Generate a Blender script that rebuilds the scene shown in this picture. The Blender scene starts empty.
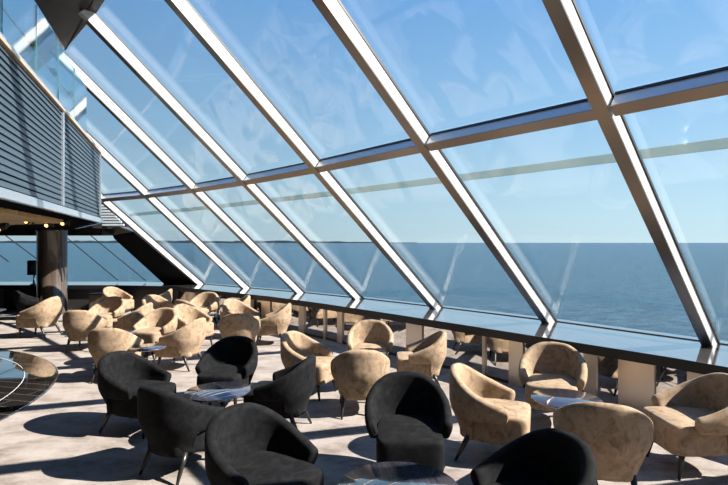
import bpy, math, random
from mathutils import Vector, Matrix
random.seed(7)
PI = math.pi
SC = bpy.context.scene
COL = SC.collection
F = 490.0; H = 2.0                      # focal length in pixels of a 728 px frame, camera height

def at(x, y, z):
    """world point of height z seen at photo pixel x, y"""
    Y = F * (H - z) / (y - 242.5)
    return Vector(((x - 364) / F * Y, Y, z))
def atY(x, y, Y):
    return Vector(((x - 364) / F * Y, Y, H - (y - 242.5) * Y / F))

# ------------------------------------------------------------------ materials
def newmat(name):
    m = bpy.data.materials.new(name); m.use_nodes = True
    return m, m.node_tree.nodes, m.node_tree.links, m.node_tree.nodes['Principled BSDF']
def mat(name, col, rough=.5, metal=0, **kw):
    m, n, l, b = newmat(name)
    b.inputs['Base Color'].default_value = (*col, 1); b.inputs['Roughness'].default_value = rough
    b.inputs['Metallic'].default_value = metal
    for k, v in kw.items(): b.inputs[k].default_value = v
    return m
def ramp(n, stops):
    r = n.new('ShaderNodeValToRGB'); e = r.color_ramp.elements
    while len(e) < len(stops): e.new(.5)
    for i, (p, c) in enumerate(stops): e[i].position = p; e[i].color = (*c, 1)
    return r
def velvet(name, dark, mid, light, sheen, sheen_col):
    m, n, l, b = newmat(name)
    tc = n.new('ShaderNodeTexCoord'); oi = n.new('ShaderNodeObjectInfo')
    add = n.new('ShaderNodeVectorMath'); add.operation = 'ADD'
    mul = n.new('ShaderNodeVectorMath'); mul.operation = 'SCALE'; mul.inputs[3].default_value = 7
    l.new(oi.outputs['Location'], mul.inputs[0]); l.new(tc.outputs['Object'], add.inputs[0]); l.new(mul.outputs[0], add.inputs[1])
    no = n.new('ShaderNodeTexNoise'); no.inputs['Scale'].default_value = 12; no.inputs['Detail'].default_value = 5
    no.inputs['Roughness'].default_value = .62; no.inputs['Distortion'].default_value = .8
    l.new(add.outputs[0], no.inputs['Vector'])
    r = ramp(n, [(.32, dark), (.47, mid), (.66, light)])
    l.new(no.outputs['Fac'], r.inputs[0]); l.new(r.outputs[0], b.inputs['Base Color'])
    n2 = n.new('ShaderNodeTexNoise'); n2.inputs['Scale'].default_value = 260
    l.new(tc.outputs['Object'], n2.inputs['Vector'])
    bp = n.new('ShaderNodeBump'); bp.inputs['Strength'].default_value = .12; bp.inputs['Distance'].default_value = .002
    l.new(n2.outputs['Fac'], bp.inputs['Height']); l.new(bp.outputs[0], b.inputs['Normal'])
    b.inputs['Roughness'].default_value = .85; b.inputs['Specular IOR Level'].default_value = .12
    b.inputs['Sheen Weight'].default_value = sheen; b.inputs['Sheen Roughness'].default_value = .35
    b.inputs['Sheen Tint'].default_value = (*sheen_col, 1)
    return m
M = {}
M['tan'] = velvet('tan_velvet', (.165, .113, .070), (.262, .184, .118), (.325, .238, .162), .12, (1, .85, .65))
M['black'] = velvet('black_velvet', (.003, .003, .0033), (.0055, .0055, .006), (.0105, .0105, .0112), .02, (.75, .78, .8))
M['leg'] = mat('black_wood', (.012, .011, .010), .35)
M['dark'] = mat('black_paint', (.008, .008, .009), .55)
M['darkwall'] = mat('dark_wall', (.035, .032, .030), .6)
M['bronze'] = mat('bronze_metal', (.27, .235, .20), .3, .85)
M['white'] = mat('white_paint', (.82, .82, .80), .45)
M['gasket'] = mat('black_gasket', (.01, .01, .012), .5)
M['steel'] = mat('brushed_steel', (.60, .54, .48), .36, 1)
M['ledge'] = mat('pale_metal', (.55, .60, .66), .25, .8)
M['slat'] = mat('louvre_metal', (.040, .060, .076), .42, .2)
M['slat_white'] = mat('white_louvre', (.62, .66, .66), .5)
M['gold'] = mat('gold_trim', (.75, .52, .33), .35, .6)
M['mirror'] = mat('tinted_mirror', (.66, .64, .62), .015, 1)
M['chrome'] = mat('chrome', (.7, .7, .72), .15, 1)
M['shade'] = mat('black_lamp_shade', (.012, .012, .014), .8)
M['soffit'] = mat('bronze_soffit', (.034, .026, .021), .45, 0, **{'Specular IOR Level': .2})
M['coast'] = mat('hazy_coast', (.035, .06, .075), 1)

# frame paint: pale satin metal on the flanks of the mullions
M['frame'] = mat('satin_frame', (.50, .495, .48), .42, .2)
M['transom'] = mat('pale_transom', (.62, .66, .70), .38, .5)
M['matte'] = mat('matte_black', (.010, .010, .011), .9, 0, **{'Specular IOR Level': 0.0})

# glass: clear pane with mirror reflection growing towards grazing angles
def glass(name, tint, base=.05, top=.9):
    m, n, l, b = newmat(name); n.remove(b)
    out = n['Material Output']
    tr = n.new('ShaderNodeBsdfTransparent'); tr.inputs[0].default_value = (*tint, 1)
    gl = n.new('ShaderNodeBsdfGlossy'); gl.inputs['Roughness'].default_value = .0; gl.inputs[0].default_value = (.95, .97, 1, 1)
    lw = n.new('ShaderNodeLayerWeight'); lw.inputs[0].default_value = .5
    p = n.new('ShaderNodeMath'); p.operation = 'POWER'; p.inputs[1].default_value = 5
    q = n.new('ShaderNodeMath'); q.operation = 'MULTIPLY_ADD'; q.inputs[1].default_value = top; q.inputs[2].default_value = base
    l.new(lw.outputs['Facing'], p.inputs[0]); l.new(p.outputs[0], q.inputs[0])
    mx = n.new('ShaderNodeMixShader'); l.new(q.outputs[0], mx.inputs[0]); l.new(tr.outputs[0], mx.inputs[1]); l.new(gl.outputs[0], mx.inputs[2])
    l.new(mx.outputs[0], out.inputs['Surface'])
    return m
M['glass'] = glass('clear_glass', (.98, .99, .995), .042, .55)
M['rail_glass'] = glass('balustrade_glass', (.86, .93, .94), .05)
M['glass_edge'] = mat('green_glass_edge', (.06, .16, .16), .15)

def carpet():
    m, n, l, b = newmat('beige_carpet')
    tc = n.new('ShaderNodeTexCoord')
    mp = n.new('ShaderNodeMapping'); mp.inputs['Scale'].default_value = (1.0, 1.7, 1); l.new(tc.outputs['Object'], mp.inputs[0])
    a = n.new('ShaderNodeTexNoise'); a.inputs['Scale'].default_value = 2.2; a.inputs['Detail'].default_value = 8; a.inputs['Roughness'].default_value = .72
    l.new(mp.outputs[0], a.inputs['Vector'])
    r = ramp(n, [(.36, (.20, .165, .142)), (.5, (.305, .262, .232)), (.62, (.36, .318, .288))])
    l.new(a.outputs['Fac'], r.inputs[0]); 
    c = n.new('ShaderNodeTexNoise'); c.inputs['Scale'].default_value = 90; c.inputs['Detail'].default_value = 3
    l.new(tc.outputs['Object'], c.inputs['Vector'])
    mx = n.new('ShaderNodeMixRGB'); mx.blend_type = 'MULTIPLY'; mx.inputs[0].default_value = .35
    l.new(r.outputs[0], mx.inputs[1]); l.new(c.outputs['Fac'], mx.inputs[2]); l.new(mx.outputs[0], b.inputs['Base Color'])
    bp = n.new('ShaderNodeBump'); bp.inputs['Strength'].default_value = .5; bp.inputs['Distance'].default_value = .006
    l.new(c.outputs['Fac'], bp.inputs['Height']); l.new(bp.outputs[0], b.inputs['Normal'])
    b.inputs['Roughness'].default_value = .95; b.inputs['Specular IOR Level'].default_value = .1
    return m
M['carpet'] = carpet()

def wood(name, c1, c2, rough, scale=14, coat=0, metal=0, spec=.5, stretch=(1, .06, 1)):
    m, n, l, b = newmat(name)
    tc = n.new('ShaderNodeTexCoord'); mp = n.new('ShaderNodeMapping'); mp.inputs['Scale'].default_value = stretch
    l.new(tc.outputs['Object'], mp.inputs[0])
    a = n.new('ShaderNodeTexNoise'); a.inputs['Scale'].default_value = scale; a.inputs['Detail'].default_value = 5
    l.new(mp.outputs[0], a.inputs['Vector'])
    r = ramp(n, [(.35, c1), (.65, c2)]); l.new(a.outputs['Fac'], r.inputs[0]); l.new(r.outputs[0], b.inputs['Base Color'])
    b.inputs['Roughness'].default_value = rough; b.inputs['Coat Weight'].default_value = coat; b.inputs['Coat Roughness'].default_value = .03
    b.inputs['Coat IOR'].default_value = 2.1 if coat == 1 else 1.5
    b.inputs['Metallic'].default_value = metal; b.inputs['Specular IOR Level'].default_value = spec
    return m
M['table'] = wood('dark_lacquered_wood', (.016, .015, .020), (.055, .052, .068), .22, 34, 1)
M['sill'] = wood('lacquered_sill', (.05, .045, .042), (.10, .09, .085), .10, 40, 1, 0, 1.0)
M['sill'].node_tree.nodes['Principled BSDF'].inputs['Coat IOR'].default_value = 2.6
M['walnut'] = wood('walnut_veneer', (.07, .05, .035), (.16, .115, .08), .3, 20, .5, 0, .5, (1, 1, .05))
M['column'] = wood('polished_dark_veneer', (.03, .024, .02), (.08, .058, .042), .3, 16, .6, 0, .5, (1, 1, .04))
M['warm'] = wood('warm_wood_slat', (.50, .30, .10), (.72, .48, .20), .4, 12, 0, 0, .5, (.06, 1, 1))

def dance():
    m, n, l, b = newmat('polished_black_floor')
    tc = n.new('ShaderNodeTexCoord'); mp = n.new('ShaderNodeMapping'); l.new(tc.outputs['Object'], mp.inputs[0])
    mp.inputs['Rotation'].default_value = (0, 0, .22)
    w = n.new('ShaderNodeTexBrick'); w.inputs['Scale'].default_value = 1; w.inputs['Brick Width'].default_value = 2.2
    w.inputs['Row Height'].default_value = .22; w.inputs['Mortar Size'].default_value = .006
    w.inputs['Color1'].default_value = (.014, .012, .011, 1); w.inputs['Color2'].default_value = (.022, .019, .017, 1); w.inputs['Mortar'].default_value = (.12, .11, .10, 1)
    l.new(mp.outputs[0], w.inputs['Vector']); l.new(w.outputs['Color'], b.inputs['Base Color'])
    b.inputs['Roughness'].default_value = .06; b.inputs['Coat Weight'].default_value = 1; b.inputs['Coat IOR'].default_value = 2.0
    return m
M['dance'] = dance()

def sea():
    m, n, l, b = newmat('sea_water')
    tc = n.new('ShaderNodeTexCoord')
    a = n.new('ShaderNodeTexNoise'); a.inputs['Scale'].default_value = .30; a.inputs['Detail'].default_value = 8; a.inputs['Roughness'].default_value = .75
    mp = n.new('ShaderNodeMapping'); mp.inputs['Scale'].default_value = (.5, 1, 1); mp.inputs['Rotation'].default_value = (0, 0, .12)
    l.new(tc.outputs['Object'], mp.inputs[0]); l.new(mp.outputs[0], a.inputs['Vector'])
    bp = n.new('ShaderNodeBump'); bp.inputs['Strength'].default_value = .55; bp.inputs['Distance'].default_value = 2.2
    l.new(a.outputs['Fac'], bp.inputs['Height']); l.new(bp.outputs[0], b.inputs['Normal'])
    r = ramp(n, [(.40, (.006, .026, .042)), (.60, (.034, .080, .105))]); l.new(a.outputs['Fac'], r.inputs[0]); l.new(r.outputs[0], b.inputs['Base Color'])
    b.inputs['Roughness'].default_value = .35; b.inputs['Specular IOR Level'].default_value = .3
    return m
M['sea'] = sea()
def opal():
    m, n, l, b = newmat('opal_plate'); n.remove(b)
    t = n.new('ShaderNodeBsdfTranslucent'); t.inputs[0].default_value = (.42, .50, .48, 1)
    d = n.new('ShaderNodeBsdfDiffuse'); d.inputs[0].default_value = (.6, .63, .6, 1)
    x = n.new('ShaderNodeMixShader'); x.inputs[0].default_value = .45
    l.new(t.outputs[0], x.inputs[1]); l.new(d.outputs[0], x.inputs[2]); l.new(x.outputs[0], n['Material Output'].inputs[0]); return m
M['opal'] = opal()
def emis(name, col, s):
    m, n, l, b = newmat(name); b.inputs['Emission Color'].default_value = (*col, 1); b.inputs['Emission Strength'].default_value = s
    return m
M['lamp'] = emis('warm_lamp_lens', (1, .45, .12), 6)

# ------------------------------------------------------------------ mesh helpers
class MB:
    def __init__(s): s.v = []; s.f = []; s.sm = []
    def add(s, vs, fs, smooth=False):
        k = len(s.v); s.v += [tuple(p) for p in vs]; s.f += [tuple(i + k for i in f) for f in fs]; s.sm += [smooth] * len(fs)
    def hexa(s, p):   # 8 points: 0-3 bottom ring, 4-7 top ring
        s.add(p, [(0, 3, 2, 1), (4, 5, 6, 7), (0, 1, 5, 4), (1, 2, 6, 5), (2, 3, 7, 6), (3, 0, 4, 7)])
    def box(s, c, d, rz=0):
        R = Matrix.Rotation(rz, 3, 'Z'); c = Vector(c); hx, hy, hz = d[0] / 2, d[1] / 2, d[2] / 2
        s.hexa([c + R @ Vector((x, y, z)) for z in (-hz, hz) for x, y in ((-hx, -hy), (hx, -hy), (hx, hy), (-hx, hy))])
    def bar(s, a, b, u, w, v, d):
        """box from a to b spanning u*w and v*d from that edge"""
        a = Vector(a); b = Vector(b); u = Vector(u).normalized() * w; v = Vector(v).normalized() * d
        s.hexa([a, a + u, a + u + v, a + v, b, b + u, b + u + v, b + v])
    def prism(s, poly, off):
        n = len(poly); off = Vector(off); poly = [Vector(p) for p in poly]
        s.add(poly + [p + off for p in poly], [tuple(range(n))[::-1], tuple(range(n, 2 * n))] + [(i, (i + 1) % n, n + (i + 1) % n, n + i) for i in range(n)])
    def tube(s, pts, rad, seg=10, smooth=True):
        pts = [Vector(p) for p in pts]; rad = rad if isinstance(rad, (list, tuple)) else [rad] * len(pts)
        vs = []
        for i, p in enumerate(pts):
            t = (pts[min(i + 1, len(pts) - 1)] - pts[max(i - 1, 0)]).normalized()
            a = t.cross(Vector((0, 0, 1)) if abs(t.z) < .9 else Vector((1, 0, 0))).normalized(); b = t.cross(a)
            vs += [p + (a * math.cos(2 * PI * k / seg) + b * math.sin(2 * PI * k / seg)) * rad[i] for k in range(seg)]
        fs = [(i * seg + k, i * seg + (k + 1) % seg, (i + 1) * seg + (k + 1) % seg, (i + 1) * seg + k) for i in range(len(pts) - 1) for k in range(seg)]
        s.add(vs, fs, smooth); k = len(s.v) - len(vs)
        s.f += [tuple(k + q for q in range(seg)), tuple(k + (len(pts) - 1) * seg + q for q in range(seg))[::-1]]; s.sm += [False, False]
    def lathe(s, prof, c=(0, 0, 0), seg=48):
        vs = []; n = len(prof)
        for k in range(seg):
            a = 2 * PI * k / seg; vs += [(c[0] + r * math.cos(a), c[1] + r * math.sin(a), c[2] + z) for r, z in prof]
        fs = [(k * n + i, ((k + 1) % seg) * n + i, ((k + 1) % seg) * n + i + 1, k * n + i + 1) for k in range(seg) for i in range(n - 1)]
        s.add(vs, fs, True)
    def build(s, name, m, parent=None, loc=None, bevel=0, flat=None):
        me = bpy.data.meshes.new(name); me.from_pydata(s.v, [], s.f); me.update()
        for p, q in zip(me.polygons, s.sm): p.use_smooth = q
        import bmesh
        bm = bmesh.new(); bm.from_mesh(me); bmesh.ops.recalc_face_normals(bm, faces=bm.faces); bm.to_mesh(me); bm.free()
        me.materials.append(m if not isinstance(m, str) else M[m])
        o = bpy.data.objects.new(name, me); COL.objects.link(o)
        if parent: o.parent = parent
        if loc is not None: o.location = loc
        if bevel:
            b = o.modifiers.new('bevel', 'BEVEL'); b.width = bevel; b.segments = 2; b.limit_method = 'ANGLE'
        return o
def tag(o, label=None, cat=None, group=None, kind=None):
    if label: o['label'] = label
    if cat: o['category'] = cat
    if group: o['group'] = group
    if kind: o['kind'] = kind
    return o
def struct(o): o['kind'] = 'structure'; return o
def empty(name, loc, rz=0):
    o = bpy.data.objects.new(name, None); COL.objects.link(o); o.location = loc; o.rotation_euler = (0, 0, rz); o.empty_display_size = .1
    return o
def copy_tree(o, parent=None):
    c = o.copy(); COL.objects.link(c); c.parent = parent
    for ch in list(o.children): copy_tree(ch, c)
    return c
def lerp(a, b, t): return a + (b - a) * t
def ss(a, b, x):
    t = max(0, min(1, (x - a) / (b - a))); return t * t * (3 - 2 * t)

# ------------------------------------------------------------------ the glazed front
ZS, ZT, ZR = .74, 3.22, 5.25            # sill, transom, roof edge
BASE = dict(A=(205.3, 284), B=(251.4, 288), C=(305.5, 292.6), D=(364, 298.5), E=(443.2, 307.5), F=(556.9, 321.4), G=(719, 343.5))
JOIN = dict(B=(149, 190), C=(196.5, 183.4), D=(247.6, 174.4), E=(320.3, 159.7), F=(430.2, 134.3), G=(613.2, 93.4))
base = [at(*BASE[k], ZS) for k in 'ABCDEFG']
join = [None] + [at(*JOIN[k], ZT) for k in 'BCDEFG']
azA = math.radians(54); slope = math.radians(39.3)
join[0] = base[0] + Vector((-math.cos(azA), -math.sin(azA), math.tan(slope))) * ((ZT - ZS) / math.tan(slope))
for k in range(5):                       # the front goes on beyond the frame to the right
    ang = math.radians(-54.5 - 3 * k); az = math.radians(36.5 - 3.2 * k)
    b = base[-1] + Vector((math.cos(ang), math.sin(ang), 0)) * 2.18
    base.append(b); join.append(b + Vector((-math.cos(az), -math.sin(az), math.tan(slope))) * ((ZT - ZS) / math.tan(slope)))
def on(i, z): return base[i] + (join[i] - base[i]) * ((z - ZS) / (ZT - ZS))
NM = len(base)
for i in range(NM):
    d = (join[i] - base[i]).normalized(); hz = Vector((d.x, d.y, 0)).normalized()      # hz points inward
    T = Vector((hz.y, -hz.x, 0))
    if T.x > 0: T = -T                                                             # to the far left
    inn = d.cross(T).normalized()
    if inn.z > 0: inn = -inn
    m = MB(); m.bar(on(i, ZS - .02), on(i, ZR + .08), T, .12, inn, .16)
    o = struct(m.build('trim_%d' % (i + 1), 'frame', bevel=.004))
    g = MB(); g.bar(on(i, ZS) - T * .022 + inn * .0, on(i, ZR), T, .02, inn, .03); g.build('gasket', 'gasket', o)
    c = MB(); c.bar(on(i, ZS - .01) + inn * .162 + T * .002, on(i, ZR) + inn * .162 + T * .002, T, .116, inn, .012); c.build('inner_cap', 'bronze', o)
for i in range(NM - 1):
    for lo, hi in ((ZS, ZT), (ZT, ZR)):
        p = [on(i, lo), on(i + 1, lo), on(i + 1, hi), on(i, hi)]
        nrm = (p[1] - p[0]).cross(p[3] - p[0]).normalized()
        if nrm.z < 0: nrm = -nrm
        m = MB(); m.prism(p, nrm * .02); struct(m.build('window_%d' % (2 * i + (1 if lo == ZS else 2)), 'glass'))
    d = (join[i] - base[i]).normalized(); T = (join[i + 1] - join[i]).normalized(); inn = d.cross(T).normalized()
    if inn.z > 0: inn = -inn
    a = join[i] + T * .02; b = join[i + 1] - T * .12
    m = MB(); m.bar(a, b, -d, .11, inn, .15)
    o = struct(m.build('trim_%d' % (30 + i), 'transom', bevel=.004))
    c = MB(); c.bar(a + inn * .151, b + inn * .151, -d, .11, inn, .010); c.build('inner_cap', 'bronze', o)
    g = MB(); g.bar(a + d * .011, b + d * .011, -d, .009, inn, .03); g.build('gasket', 'gasket', o)
# maintenance rail outside the glass
pts = [at(730, 137.2, 3.62), at(480, 171.5, 3.62), at(330, 191, 3.62), at(205, 206, 3.62), at(130, 213.5, 3.62)]
pts = [pts[0] + (pts[0] - pts[1]) * 1.2] + pts
rail = empty('maintenance_rail', (pts[2].x, pts[2].y, 3.55))
tag(rail, 'pale horizontal beam running outside the slanted glass below the middle transom', 'beam')
m = MB()
for a, b in zip(pts, pts[1:]): m.bar(a, b, (0, 0, 1), -.17, (.6, .8, 0), .012)
o = m.build('beam', 'opal', rail); o.matrix_parent_inverse = Matrix.Translation(-rail.location)

# ------------------------------------------------------------------ the sill, mirror wall and steel panels
off = [1.0, 1.1, 1.15, 1.25, 1.35, 1.4, 1.3, 1.3, 1.3, 1.3, 1.3, 1.3]
def inward(i):
    a = base[max(i - 1, 0)]; b = base[min(i + 1, NM - 1)]; t = (b - a).normalized(); n = Vector((t.y, -t.x, 0))
    if n.y > 0: n = -n
    return n
front = [base[i] + inward(i) * off[i] for i in range(NM)]
backl = [base[i] - inward(i) * .25 for i in range(NM)]
front = [Vector((-16, 14.55, ZS)), Vector((-7.4, 14.45, ZS))] + front; backl = [Vector((-16, 15.75, ZS)), Vector((-7.4, 15.75, ZS))] + backl
m = MB()
for i in range(len(front) - 1):
    m.hexa([p + Vector((0, 0, z)) for z in (-.11, 0) for p in (front[i], front[i + 1], backl[i + 1], backl[i])])
o = struct(m.build('trim_50', 'sill'))
m = MB()
for i in range(len(front) - 1):
    t = (front[i + 1] - front[i]).normalized(); n = Vector((t.y, -t.x, 0)); n = -n if n.y > 0 else n
    m.hexa([p + Vector((0, 0, z)) for z in (-.115, .003) for p in (front[i] + n * .012, front[i + 1] + n * .012, front[i + 1], front[i])])
m.build('sill_edge', 'dark', o)
m = MB()
for i in range(NM - 1): m.bar(base[i] + inward(i) * .03, base[i + 1] + inward(i + 1) * .03, (0, 0, 1), .012, inward(i), -.02)
m.build('glass_joint', 'gasket', o)
def wall_pts(k, inset): 
    return [front[j] - (inward(max(j - 2, 0)) if j > 1 else Vector((0, -1, 0))) * inset for j in (k, k + 1)]
REC = .05
for k in range(len(front) - 1):
    a, b = wall_pts(k, REC); c, d = wall_pts(k, REC + .12)
    m = MB(); m.hexa([Vector((p.x, p.y, z)) for z in (.0, ZS - .115) for p in (a, b, d, c)])
    struct(m.build('wall_front_%d' % k, 'mirror' if k >= 2 else 'darkwall'))
m = MB()
for k in range(2, len(front) - 1):
    a, b = wall_pts(k, REC - .012); c, d = wall_pts(k, REC)
    m.hexa([Vector((p.x, p.y, z)) for z in (.0, .045) for p in (a, b, d, c)])
struct(m.build('baseboard_front', 'dark'))
# steel panels found by the direction they are seen in
def wall_hit(x):
    u = (x - 364) / F
    for k in range(2, len(front) - 1):
        a, b = wall_pts(k, REC)
        e = b - a; den = e.x - u * e.y
        s = (u * a.y - a.x) / den
        if -1e-6 <= s <= 1: return a + e * s, e.normalized()
panels = [(688, 742), (619, 655.5), (585, 597), (509.7, 524), (483, 486), (407, 423), (338, 343.2), (324.3, 326.3), (299.5, 305), (262, 271), (250.5, 253), (214, 218)]
labs = ['wide steel panel under the sill behind the armchair at the right edge', 'broad brushed steel panel behind the rounded back of the nearest tan armchair',
        'narrow steel panel just right of the tan armchair with the shadow band', 'steel panel just left of the tan armchair with the shadow band',
        'thin steel strip behind the tan armchair standing by the black one', 'broad steel panel behind the tan armchair that shows its side',
        'slim steel panel left of the tan armchair facing us under the sill', 'thinnest steel strip left of the slim panel under the sill',
        'medium steel panel under the sill right of the pointed tan armchair', 'far steel panel left of the pointed tan armchair',
        'thin far steel strip under the sill', 'farthest small steel strip by the distant armchairs']
for (x0, x1), lb in zip(panels, labs):
    a, e = wall_hit(x0); b, _ = wall_hit(x1); n = Vector((e.y, -e.x, 0)); n = -n if n.y > 0 else n
    e = (b - a)
    m = MB(); m.hexa([Vector((p.x, p.y, z)) for z in (.0, ZS - .118) for p in (a + n * .001, b + n * .001, b + n * .03, a + n * .03)])
    tag(m.build('steel_panel', 'steel', bevel=.003), lb, 'panel', 'steel panels along the mirrored wall under the sill')

# ------------------------------------------------------------------ floor, sea, coast
m = MB(); m.prism([Vector((p.x, p.y, -.2)) for p in [Vector((-17, 15.8, 0))] + backl[1:] + [Vector((backl[-1].x, -8, 0)), Vector((-17, -8, 0))]], (0, 0, .2)); struct(m.build('floor', 'carpet'))
m = MB(); m.add([(-40000, -9000, -26), (40000, -9000, -26), (40000, 45000, -26), (-40000, 45000, -26)], [(0, 1, 2, 3)]); struct(m.build('sea', 'sea'))
m = MB(); N = 120
top = []
for i in range(N + 1):
    x = lerp(-26000, 2600, i / N); fade = ss(2600, -3000, x)
    top.append((x, 20 + (55 + 60 * random.random()) * max(fade, .1)))
for i in range(N):
    (xa, ha), (xb, hb) = top[i], top[i + 1]
    m.hexa([(xa, 24000, -26), (xb, 24000, -26), (xb, 25500, -26), (xa, 25500, -26), (xa, 24000, ha - 26), (xb, 24000, hb - 26), (xb, 25500, hb - 26), (xa, 25500, ha - 26)])
struct(m.build('coast_hills', 'coast'))
# dance floor
DC = Vector((-8.0, 5.4, 0))
df = empty('dance_floor', (DC.x, DC.y, 0)); tag(df, 'round polished black plank dance floor set into the carpet at left', 'floor')
m = MB(); m.lathe([(0, 0.0), (0, .012), (3.90, .012), (3.93, .008), (3.93, 0)], seg=128); m.build('floor_disc', 'dance', df)
m = MB(); m.lathe([(3.50, .0125), (3.50, .0135), (3.506, .0135), (3.506, .0125)], seg=128); m.build('inlay_ring', 'white', df)

# ------------------------------------------------------------------ roof, room shell
topl = [on(i, ZR) for i in range(NM)]
e1 = at(66, 50, ZR); e2 = at(34, 0, ZR); ev = (e2 - e1).normalized()
roof = [e1] + [at(66, 50, ZR) * 0 + topl[k] for k in range(2, NM)] + [Vector((8, -7, ZR)), e1 + ev * 17]
m = MB(); m.prism(roof, (0, 0, .35)); struct(m.build('ceiling', 'soffit'))
m = MB(); m.box((-1, -7.6, 2.6), (30, .3, 5.6)); struct(m.build('wall_back', 'darkwall'))
m = MB(); m.box((-16.2, 4, 2.6), (.3, 24, 5.6)); struct(m.build('wall_left', 'darkwall'))
# upper glazing over the mezzanine
m = MB(); m.prism([e1 + Vector((-.02, 0, .1)), e1 + ev * 15 + Vector((-.02, 0, .1)), Vector((-16, -6, ZR + .1)), Vector((-16, 14, ZR + .1))], (0, 0, .03)); struct(m.build('window_60', 'glass'))
m = MB(); b = Vector((-4.2, 7.08, 5.27)); a = b + (Vector((-6.16, 8.96, 5.27)) - Vector((-4.83, 7.68, 5.27))) * 2.6; m.bar(a, b, (.74, .67, 0), .24, (0, 0, 1), .14); struct(m.build('trim_61', 'white'))

# ------------------------------------------------------------------ mezzanine
K = Vector((-4.62, 8.56, 0)); md = Vector((.351, -.936, 0)).normalized(); mo = Vector((.936, .351, 0)).normalized()   # along to the camera side, outward
ZB, ZTT = 2.34, 3.60
L = 14.0
back_dir = Vector((-.80, .60, 0)).normalized()
Pend = K + md * L
K2 = K + back_dir * 7
slab = [K, Pend, Vector((-16, Pend.y, 0)), Vector((-16, 14.9, 0)), Vector((-6.95, 14.9, 0)), Vector((-7.2, 12.2, 0))]
m = MB(); m.prism([Vector((p.x, p.y, ZB + .04)) for p in slab], (0, 0, .22)); struct(m.build('slab_mezzanine', 'matte'))
# pale ledge around the edge
o = MB(); o.bar(K + Vector((0, 0, ZB)) + md * -.06, Pend + Vector((0, 0, ZB)), mo, .05, (0, 0, 1), .08)
o.bar(K + Vector((0, 0, ZB)), Vector((-7.2, 12.2, ZB)), (.81, .59, 0), .05, (0, 0, 1), .08)
struct(o.build('trim_70', 'ledge', bevel=.004))
scr = empty('louvered_screen', (K.x, K.y, ZB + .11)); tag(scr, 'grey horizontal louvre screen clad around the mezzanine edge at upper left', 'louvre screen')
def sp(o): o.parent = scr; o.matrix_parent_inverse = Matrix.Translation(-scr.location); return o
z0, z1 = ZB + .10, ZTT - .04
side_b = Vector((-7.2, 12.2, 0)); sd = (side_b - K).normalized(); so = Vector((sd.y, -sd.x, 0))
if so.x < 0: so = -so
m = MB(); ns = 19
for k in range(ns):
    z = lerp(z0, z1 - .05, k / (ns - 1))
    for a, b, n in ((K, Pend, mo), (K, side_b, so)):
        a = Vector((a.x, a.y, z)); b = Vector((b.x, b.y, z))
        zz = Vector((0, 0, 1))
        m.hexa([a + n * .006, b + n * .006, b + n * .011 + zz * .003, a + n * .011 + zz * .003, a - n * .008 + zz * .058, b - n * .008 + zz * .058, b - n * .003 + zz * .061, a - n * .003 + zz * .061])
sp(m.build('slats', 'slat'))
m = MB()
for a, b, n in ((K, Pend, mo), (K, side_b, so)):
    m.bar(Vector((a.x, a.y, z0)) - n * .06, Vector((b.x, b.y, z0)) - n * .06, (0, 0, 1), z1 - z0, -n, .04)
sp(m.build('backing_panel', 'matte'))
for s, w in ((.0, .05), (2.9, .06), (5.8, .06)):
    m = MB(); p = K + md * s; m.bar(Vector((p.x, p.y, z0)), Vector((p.x, p.y, z1)), md, w, mo, .026); sp(m.build('post', 'ledge'))
m = MB(); m.bar(Vector((K.x, K.y, z1)), Vector((Pend.x, Pend.y, z1)), mo, .035, (0, 0, 1), .028); m.bar(Vector((K.x, K.y, z1)), Vector((side_b.x, side_b.y, z1)), so, .035, (0, 0, 1), .028)
sp(m.build('edge_trim', 'gold'))
m = MB(); m.bar(Vector((K.x, K.y, z1 + .03)) - mo * .16, Vector((Pend.x, Pend.y, z1 + .03)) - mo * .16, mo, .17, (0, 0, 1), .05); sp(m.build('cap', 'ledge'))
# balustrade
bal = empty('glass_balustrade', (K.x - .15, K.y - .1, ZTT)); tag(bal, 'frameless glass balustrade with slim rail above the louvre screen', 'balustrade')
def bp_(o): o.parent = bal; o.matrix_parent_inverse = Matrix.Translation(-bal.location); return o
q0 = K - mo * .07 + md * .15
ss_ = [.75, 1.70, 2.65, 3.62, 4.65, 5.7, 6.8, 8]
for a, b in zip(ss_, ss_[1:]):
    p = q0 + md * (a + .012); q = q0 + md * (b - .012)
    m = MB(); m.bar(Vector((p.x, p.y, ZTT + .03)), Vector((q.x, q.y, ZTT + .03)), (0, 0, 1), .80, mo, .015); bp_(m.build('glass_panel', 'rail_glass'))
    m = MB(); m.bar(Vector((q.x, q.y, ZTT + .03)) , Vector((q.x, q.y, ZTT + .83)), md, .012, mo, .015); bp_(m.build('panel_edge', 'glass_edge'))
m = MB(); p = q0 - mo * .06; m.tube([Vector((p.x, p.y, ZTT + .45)) + md * .8, Vector((p.x, p.y, ZTT + .45)) + md * 8], .014); bp_(m.build('handrail', 'chrome'))
for a in ss_[1:-1]:
    for d in (-.06, .06):
        p = q0 + md * (a + d) - mo * .03; m = MB(); m.box((p.x, p.y, ZTT + .45), (.03, .05, .05), math.atan2(md.y, md.x)); bp_(m.build('clamp', 'dark'))
# warm slatted ceiling under the mezzanine
wc = MB()
for k in range(18):
    y = 5.3 + k * .24; x1 = -4.62 + .375 * (8.56 - y) - (.55 if y < 8.4 else .55 + (y - 8.4) * 1.6)
    wc.box(((-12 + x1) / 2, y, ZB + .015), (abs(-12 - x1), .14, .05))
struct(wc.build('ceiling_slats', 'warm'))
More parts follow.
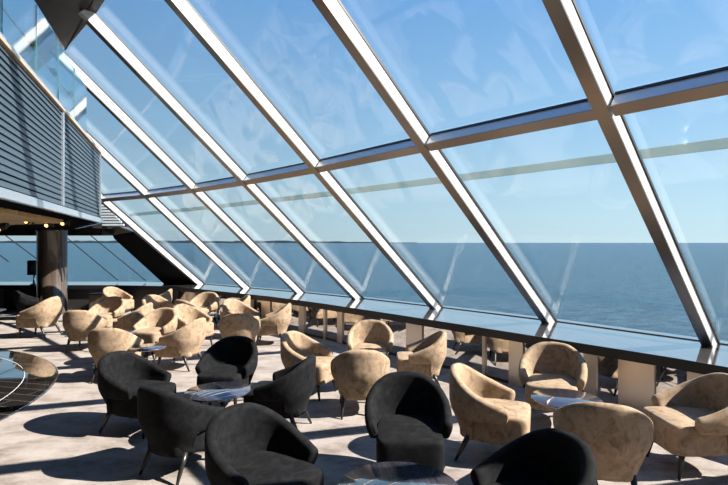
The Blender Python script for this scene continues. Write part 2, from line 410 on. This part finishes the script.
# far end: beam, windows, column
m = MB(); m.box((-11.45, 14.95, 2.315), (9.1, .25, .21)); struct(m.build('beam_far', 'soffit', bevel=.005))
m = MB(); m.box((-11.3, 14.8, 2.43), (8.9, .25, .035)); struct(m.build('trim_80', 'white'))
m = MB(); m.box((-10.7, 15.62, 1.55), (10.6, .02, 1.66)); struct(m.build('window_81', 'glass'))
k = 0
for (xa, ya, xb, yb) in ((6, 236, 40, 261.5), (-30, 233, 9, 262), (64.5, 236, 118, 280.5), (91, 236, 146, 281), (-70, 236, -20, 282), (118, 236, 170, 281)):
    if xa > 110: continue
    m = MB(); a = atY(xa, ya, 15.6); b = atY(xb, yb, 15.6); m.bar(a, b, (0, 0, 1), .03, (0, -1, 0), .03)
    struct(m.build('trim_%d' % (82 + k), 'gasket')); k += 1
m = MB(); m.prism([Vector((-6.98, 13.6, 2.2)), Vector((-6.35, 13.5, 2.30)), Vector((-4.93, 14.86, ZS)), Vector((-6.05, 14.95, ZS))], (.02, .06, -.10)); struct(m.build('beam_end', 'matte'))
m = MB(); m.prism([Vector((-7.6, 14.2, 2.4)), Vector((-6.75, 13.5, 2.44)), Vector((-6.35, 13.5, 2.30)), Vector((-6.98, 13.6, 2.2)), Vector((-7.6, 14.2, 2.2))], (.1, .3, 0)); struct(m.build('beam_corner', 'bronze'))
lv = MB()
for k in range(12):
    z = 2.48 + k * .075; Y = 13.3; xr = (lerp(124, 97, k / 11) - 364) / F * Y
    lv.box(((-9.2 + xr) / 2, Y, z), (xr + 9.2, .03, .045))
o = lv.build('louvre_vent', 'slat_white'); tag(o, 'white slatted triangular vent below the glass behind the mezzanine end', 'vent')
m = MB(); m.prism([(-9.2, 13.4, 2.44), ((124 - 364) / F * 13.4, 13.4, 2.44), ((97 - 364) / F * 13.4, 13.4, 3.3), (-9.2, 13.4, 3.3)], (0, .03, 0)); m.build('backing_panel', 'slat', o)
m = MB(); m.lathe([(0, 0), (.385, 0), (.385, .06), (.37, .07), (.37, 2.30), (.385, 2.31), (.385, ZB + .05), (0, ZB + .05)], seg=64)
struct(m.build('column', 'column', loc=(-8.75, 13.75, 0)))
# furniture by the far windows
cr = empty('credenza', (-7.3, 14.1, 0)); tag(cr, 'dark walnut credenza with black top against the far wall beside the column', 'credenza')
m = MB(); m.box((0, 0, .29), (1.0, .42, .46)); m.build('body', 'walnut', cr, bevel=.005)
m = MB(); m.box((0, 0, .535), (1.04, .46, .03)); m.build('top', 'dark', cr)
for s in (-1, 1):
    m = MB(); m.box((s * .245, -.219, .29), (.46, .015, .42)); d = m.build('door', 'walnut', cr, bevel=.003)
    m = MB(); m.box((s * .05, -.235, .32), (.015, .02, .10)); m.build('handle', 'chrome', d)
    m = MB(); m.box((s * .5, 0, .03), (.03, .40, .06)); m.build('foot', 'dark', cr)
lp = empty('table_lamp', (-9.93, 14.75, ZS)); tag(lp, 'table lamp with black drum shade on the far sill left of the column', 'lamp')
m = MB(); m.lathe([(0, 0), (.11, 0), (.11, .015), (.045, .03), (.03, .16), (.022, .30), (0, .30)], seg=24); m.build('base', 'chrome', lp)
m = MB(); m.lathe([(.16, .29), (.175, .29), (.175, .72), (.16, .72), (.16, .29)], seg=32); m.lathe([(0, .6), (.16, .6)], seg=32); m.build('lamp_shade', 'shade', lp)
so_ = empty('sofa', (-10.55, 12.9, 0)); tag(so_, 'low black sofa by the far windows left of the column', 'sofa')
m = MB(); m.box((0, 0, .26), (1.5, .75, .28)); m.build('seat', 'black', so_, bevel=.05)
m = MB(); m.box((0, .36, .48), (1.5, .2, .52)); m.build('backrest', 'black', so_, bevel=.06)
for s in (-1, 1):
    m = MB(); m.box((s * .7, 0, .38), (.16, .72, .34)); m.build('armrest', 'black', so_, bevel=.05)
    for t in (-1, 1):
        m = MB(); m.tube([(s * .65, t * .3, .14), (s * .65, t * .3, 0)], [.02, .014]); m.build('leg', 'leg', so_)
# spotlights hanging under the mezzanine
spotlab = ['black track spotlight nearest the column top', 'black track spotlight under the mezzanine, second from the column', 'large black spotlight in the middle below the warm slats',
           'black spotlight at the left under the warm slats', 'black spotlight hanging at the mezzanine corner']
for (x, y, Y), lb in zip(((66, 222, 8.3), (50, 224, 8.5), (30, 220, 8.0), (3, 228, 8.3), (58, 214, 8.15)), spotlab):
    p = atY(x, y, Y); s = empty('spotlight', (p.x, p.y, ZB + .04)); tag(s, lb, 'spotlight', 'spotlights under the mezzanine')
    dz = p.z - ZB - .04
    m = MB(); m.tube([(0, 0, 0), (0, 0, dz * .5)], .018); m.build('stem', 'dark', s)
    m = MB(); m.box((-.05, 0, dz * .6), (.012, .05, .16)); m.box((.05, 0, dz * .6), (.012, .05, .16)); m.box((0, 0, dz * .6 + .08), (.11, .05, .012)); m.build('yoke', 'dark', s)
    m = MB(); m.tube([(0, .10, dz + .06), (0, .02, dz + .03), (.0, -.10, dz - .03)], [.04, .05, .055], 16); m.build('head', 'dark', s)
    m = MB(); m.tube([(0, -.101, dz - .031), (0, -.106, dz - .033)], [.028, .028], 16); m.build('lens', 'lamp', s)

# ------------------------------------------------------------------ armchair
HH = .80
def shell_mesh():
    m = MB(); half = 30; n_out, n_rim, n_in = 12, 7, 7
    la = .53; lb = .195; tot = la + lb
    def plan(u):
        s = abs(u) * tot; sg = 1 if u >= 0 else -1
        if s < la:
            a = s / la * PI / 2; x = .350 * math.sin(a) ** .92; y = -.335 * math.cos(a) ** .92
        else:
            t = (s - la) / lb; x = .350 - .014 * t * t; y = lb * t
        return Vector((sg * x, y, 0))
    hk = [(0, 0), (.2, .013), (.37, .058), (.55, .125), (.7, .178), (.85, .225), (1, .262), (1.2, .30)]
    def hl(u):
        for (a, p), (b, q) in zip(hk, hk[1:]):
            if u <= b: return lerp(p, q, (u - a) / (b - a))
        return .30
    def height(u): return HH - sum(hl(abs(abs(u) + .015 * j)) for j in range(-4, 5)) / 9
    def k(z): return .735 + .265 * ss(.23, .52, z) + .04 * max(0, z - .5)
    us = [-1 + 2 * i / (2 * half) for i in range(2 * half + 1)]
    loops = []
    def loop(u, shrink=1, push=0):
        p = plan(u); q1 = plan(min(u + .01, 1)); q0 = plan(max(u - .01, -1)); t = (q1 - q0).normalized(); nin = Vector((-t.y, t.x, 0))
        if nin.dot(Vector((0, .05, 0)) - p) < 0: nin = -nin
        h = height(u); au = abs(u)
        zb = .205 + (.398 - .205) * ss(.565, .605, au)
        zi = lerp(.36, zb, ss(.55, .60, au))
        th = .078; r = th / 2; pts = []
        def P(z, w):
            kk = k(z); b = Vector((p.x * kk, p.y * kk, z)); return b + nin * w
        for i in range(n_out): pts.append(P(lerp(zb, h - r, i / (n_out - 1)), .012 * (1 - ss(0, .12, i / (n_out - 1)))))
        for i in range(1, n_rim + 1):
            a = PI * i / (n_rim + 1); pts.append(P(h - r + 0, r - r * math.cos(a)) + Vector((0, 0, r * math.sin(a))))
        for i in range(n_in): 
            z = lerp(h - r, zi, i / (n_in - 1)); pts.append(P(z, th + .006 * math.sin(PI * i / (n_in - 1))))
        c = sum(pts, Vector()) / len(pts)
        if shrink < 1:
            f = Vector((0, 1, 0))
            pts = [c + (q - c) * shrink + f * push for q in pts]
        return pts
    tips = [(.55, .034), (.80, .026), (.93, .014)]
    for s_, pu in tips: loops.append(loop(-1, s_, pu))
    for u in us: loops.append(loop(u))
    for s_, pu in tips[::-1]: loops.append(loop(1, s_, pu))
    n = len(loops[0]); vs = [q for lp_ in loops for q in lp_]
    fs = [(i * n + j, i * n + (j + 1) % n, (i + 1) * n + (j + 1) % n, (i + 1) * n + j) for i in range(len(loops) - 1) for j in range(n)]
    fs += [tuple(range(n)), tuple((len(loops) - 1) * n + j for j in range(n))[::-1]]
    m.add(vs, fs, True)
    return m
def seat_mesh():
    """upholstered block, rounded in plan, domed on top"""
    m = MB(); seg = 64; rings = []
    def plan(a, gx, gy, yc):
        c, s = math.cos(a), math.sin(a); e = .25
        x = gx * math.copysign(abs(c) ** e, c); y = gy * math.copysign(abs(s) ** (e if s > 0 else .75), s)
        wid = 1 - .14 * ss(.02, -.28, y)
        return x * wid, yc + y
    prof = [(.225, .90), (.205, .955), (.215, .985), (.25, .995), (.34, 1.0), (.40, 1.0), (.428, .992), (.443, .972), (.451, .93), (.457, .6), (.460, .25)]
    vs = []
    for z, g in prof:
        for k in range(seg):
            x, y = plan(2 * PI * k / seg, .258, .30, .075)
            cx, cy = 0, .06
            vs.append((cx + (x - cx) * g, cy + (y - cy) * g, z))
    n = len(prof)
    fs = [(i * seg + k, i * seg + (k + 1) % seg, (i + 1) * seg + (k + 1) % seg, (i + 1) * seg + k) for i in range(n - 1) for k in range(seg)]
    fs += [tuple(range(seg))[::-1], tuple((n - 1) * seg + k for k in range(seg))]
    m.add(vs, fs, True); return m
def make_chair(kind, label):
    r = empty('tub_armchair', (0, 0, 0)); tag(r, label, 'armchair')
    shell_mesh().build('backrest', M[kind], r); seat_mesh().build('seat', M[kind], r)
    for sx in (-1, 1):
        for sy in (-1, 1):
            top = Vector((sx * .20, .27 if sy > 0 else -.13, .235)); bot = Vector((sx * .225, .315 if sy > 0 else -.245, 0))
            m = MB(); m.tube([top, lerp(top, bot, .35), lerp(top, bot, .75), bot], [.026, .022, .0155, .011], 10); m.build('leg', 'leg', r)
    return r
# px, py: the top of the backrest in the photo; facing in degrees (0 right, 90 away, -90 to the camera)
GT = 'tan velvet tub armchairs'; GB = 'black velvet tub armchairs'
chairs = [
 ('black', 110, 351.5, -17, 1.0, 'black tub armchair at left turned right, its open seat facing the blue reflecting table'),
 ('black', 149, 388, 62, 1.0, 'black tub armchair showing its rounded back, in front of the blue reflecting table'),
 ('black', 230, 404, -38, 1.03, 'nearest black tub armchair cut by the bottom edge, left of the wood grain table'),
 ('black', 239, 335, -98, 1.0, 'black tub armchair facing us across the blue reflecting table'),
 ('black', 314, 356, 172, 1.0, 'black tub armchair in side view on the right of the blue reflecting table'),
 ('black', 405, 370, -91, 1.04, 'black tub armchair facing us just behind the wood grain table'),
 ('black', 573, 432, 203, 1.0, 'black tub armchair cut by the bottom edge, right of the wood grain table'),
 ('tan', 606, 404, 70, 1.02, 'nearest tan tub armchair seen from behind, right of the bottom black one'),
 ('tan', 554, 341, -114, 1.03, 'tan tub armchair facing us with a dark shadow band across its backrest'),
 ('tan', 451, 364, -22, 1.03, 'tan tub armchair in side view to the right of the black one facing us'),
 ('tan', 446, 331, 178, .97, 'tan tub armchair turned left below the sill, behind the black one facing us'),
 ('tan', 371, 319, -93, 1.0, 'tan tub armchair facing us right under the sill in the middle of the photo'),
 ('tan', 362, 350, 94, 1.0, 'tan tub armchair seen from behind, left of the black one facing us'),
 ('tan', 286, 331, -24, 1.0, 'tan tub armchair turned right behind the side view black armchair'),
 ('tan', 291, 303, 184, 1.0, 'tan tub armchair turned left with a pointed back close to the sill'),
 ('tan', 237, 313.5, 96, 1.0, 'tan tub armchair seen from behind, above the black one with the shadow stripe'),
 ('tan', 228, 298.5, -28, 1.0, 'tan tub armchair turned right behind the back view one near the sill'),
 ('tan', 250, 295, 200, .95, 'small far tan armchair mostly hidden, only its pointed back showing by the sill'),
 ('tan', 210, 291.5, -100, 1.0, 'far tan tub armchair facing us below the third mullion foot with shaded back top'),
 ('tan', 202, 318, 168, 1.0, 'tan tub armchair in side view turned left, legs on sunlit carpet behind the black ones'),
 ('tan', 180, 303.5, -30, 1.0, 'tan tub armchair turned right with shaded inside, behind the side view one'),
 ('tan', 179, 299.5, 60, .97, 'far tan tub armchair seen from behind with dark rim below the dark end beam'),
 ('tan', 172, 288.5, 195, .95, 'farthest tan armchair with pointed back under the dark end beam'),
 ('tan', 149, 294.5, -28, 1.0, 'far tan tub armchair turned right beside the farthest pointed one'),
 ('tan', 168, 307, -104, 1.0, 'tan tub armchair facing us with wide arch back in the middle of the far group'),
 ('tan', 151, 302.5, 182, .97, 'tan tub armchair turned left behind the wide arch one'),
 ('tan', 116, 296, -95, 1.0, 'far tan tub armchair facing us with mostly shaded backrest in front of the credenza'),
 ('tan', 108, 286.5, -20, 1.0, 'far tan tub armchair turned right beyond the shaded one by the far wall'),
 ('tan', 58, 296, 176, 1.08, 'tan tub armchair in side view turned left in front of the round column'),
 ('tan', 76, 310, 96, .98, 'tan tub armchair seen from behind, right of the one in front of the column'),
 ('tan', 105, 328, 94, 1.0, 'sunlit tan tub armchair seen from behind directly beyond the leftmost black one'),
 ('black', 14, 290.5, 30, .95, 'far black tub armchair in the shade by the far windows'),
 ('tan', 737, 375, 180, 1.03, 'tan tub armchair cut by the right edge, showing both arms and its seat'),
]
proto = {}
for kind, px, py, ang, sc, lb in chairs:
    p = at(px, py, HH * sc); a = math.radians(ang); fd = Vector((math.cos(a), math.sin(a), 0))
    c = Vector((p.x, p.y, 0)) + fd * .33 * sc
    if kind not in proto: o = proto[kind] = make_chair(kind, lb)
    else: o = copy_tree(proto[kind]); o['label'] = lb
    o['group'] = GT if kind == 'tan' else GB
    o.location = c; o.rotation_euler = (0, 0, a - PI / 2); o.scale = (sc, sc, sc)

# ------------------------------------------------------------------ tables
def make_table(label):
    r = empty('cocktail_table', (0, 0, 0)); tag(r, label, 'table', 'round lacquered cocktail tables')
    m = MB(); m.lathe([(0, .475), (.33, .475), (.352, .482), (.36, .49), (.36, .495), (.357, .5), (0, .5)], seg=96); m.build('table_top', 'table', r)
    m = MB(); m.lathe([(0, .44), (.09, .44), (.09, .475), (0, .475)], seg=32); m.build('mount_plate', 'dark', r)
    for k in range(3):
        a = 2 * PI * k / 3 + .5; d = Vector((math.cos(a), math.sin(a), 0))
        m = MB(); m.tube([d * .05 + Vector((0, 0, .455)), d * .15 + Vector((0, 0, .22)), d * .25], [.018, .015, .012], 10); m.build('leg', 'leg', r)
    return r
tabs = [(-1.48, 4.97, .9, 'round table reflecting blue sky amid the black armchairs'),
        (.21, 2.98, 1.06, 'round wood grain table with polished top cut by the bottom edge'),
        (1.95, 4.72, .9, 'round table between the shadow banded tan armchair and the nearest tan one'),
        (.03, 6.7, .75, 'small round table among the tan armchairs right behind the black one facing us'),
        (-3.10, 7.05, .68, 'round dark table behind the leftmost black armchair'),
        (-4.1, 8.15, .85, 'round dark table in the middle of the far tan group'),
        (-3.35, 10.3, .8, 'far round table by the row of tan armchairs near the sill'),
        (-8.35, 10.9, .9, 'round table by the left edge near the armchair in front of the column')]
tp = None
for x, y, s, lb in tabs:
    if tp is None: o = tp = make_table(lb)
    else: o = copy_tree(tp); o['label'] = lb
    o.location = (x, y, 0); o.scale = (s, s, 1); o.rotation_euler = (0, 0, random.random() * 2)

# ------------------------------------------------------------------ light, sky, camera
S = Vector((math.cos(math.radians(10)), -math.sin(math.radians(10)), 0)); el = math.radians(39)
sdir = Vector((S.x * math.cos(el), S.y * math.cos(el), math.sin(el)))
sun = bpy.data.lights.new('sun', 'SUN'); sun.energy = 18; sun.angle = math.radians(.55); sun.color = (1, .94, .86)
so2 = bpy.data.objects.new('sun', sun); COL.objects.link(so2); so2.rotation_euler = sdir.to_track_quat('Z', 'Y').to_euler(); so2.location = (10, 0, 12)
w = bpy.data.worlds.new('sky'); SC.world = w; w.use_nodes = True; n = w.node_tree.nodes; l = w.node_tree.links
bg = n['Background']; tc = n.new('ShaderNodeTexCoord'); sx = n.new('ShaderNodeSeparateXYZ'); l.new(tc.outputs['Generated'], sx.inputs[0])
r = ramp(n, [(0, (.60, .79, .87)), (.06, (.53, .76, .88)), (.22, (.33, .58, .83)), (.45, (.17, .39, .74)), (1, (.08, .22, .55))])
l.new(sx.outputs['Z'], r.inputs[0])
# brighter towards the sun's side
dt = n.new('ShaderNodeVectorMath'); dt.operation = 'DOT_PRODUCT'; dt.inputs[1].default_value = sdir; l.new(tc.outputs['Generated'], dt.inputs[0])
mr = n.new('ShaderNodeMapRange'); mr.inputs['From Min'].default_value = -.5; mr.inputs['From Max'].default_value = 1; mr.inputs['To Min'].default_value = .80; mr.inputs['To Max'].default_value = 1.45
l.new(dt.outputs['Value'], mr.inputs['Value'])
sc_ = n.new('ShaderNodeVectorMath'); sc_.operation = 'SCALE'; l.new(r.outputs[0], sc_.inputs[0]); l.new(mr.outputs[0], sc_.inputs[3])
l.new(sc_.outputs[0], bg.inputs['Color']); bg.inputs['Strength'].default_value = 1.0

cam = bpy.data.cameras.new('camera'); cam.sensor_width = 36; cam.lens = F / 728 * 36; cam.clip_end = 100000; cam.clip_start = .05
co = bpy.data.objects.new('camera', cam); COL.objects.link(co); co.location = (0, 0, H); co.rotation_euler = (PI / 2, 0, 0); SC.camera = co
SC.view_settings.view_transform = 'Standard'; SC.view_settings.look = 'None'; SC.view_settings.gamma = 1; SC.view_settings.exposure = 0
SC.view_settings.use_curve_mapping = False
SC.cycles.transparent_max_bounces = 32; SC.cycles.max_bounces = 8; SC.cycles.glossy_bounces = 5
SC.cycles.sample_clamp_indirect = 6
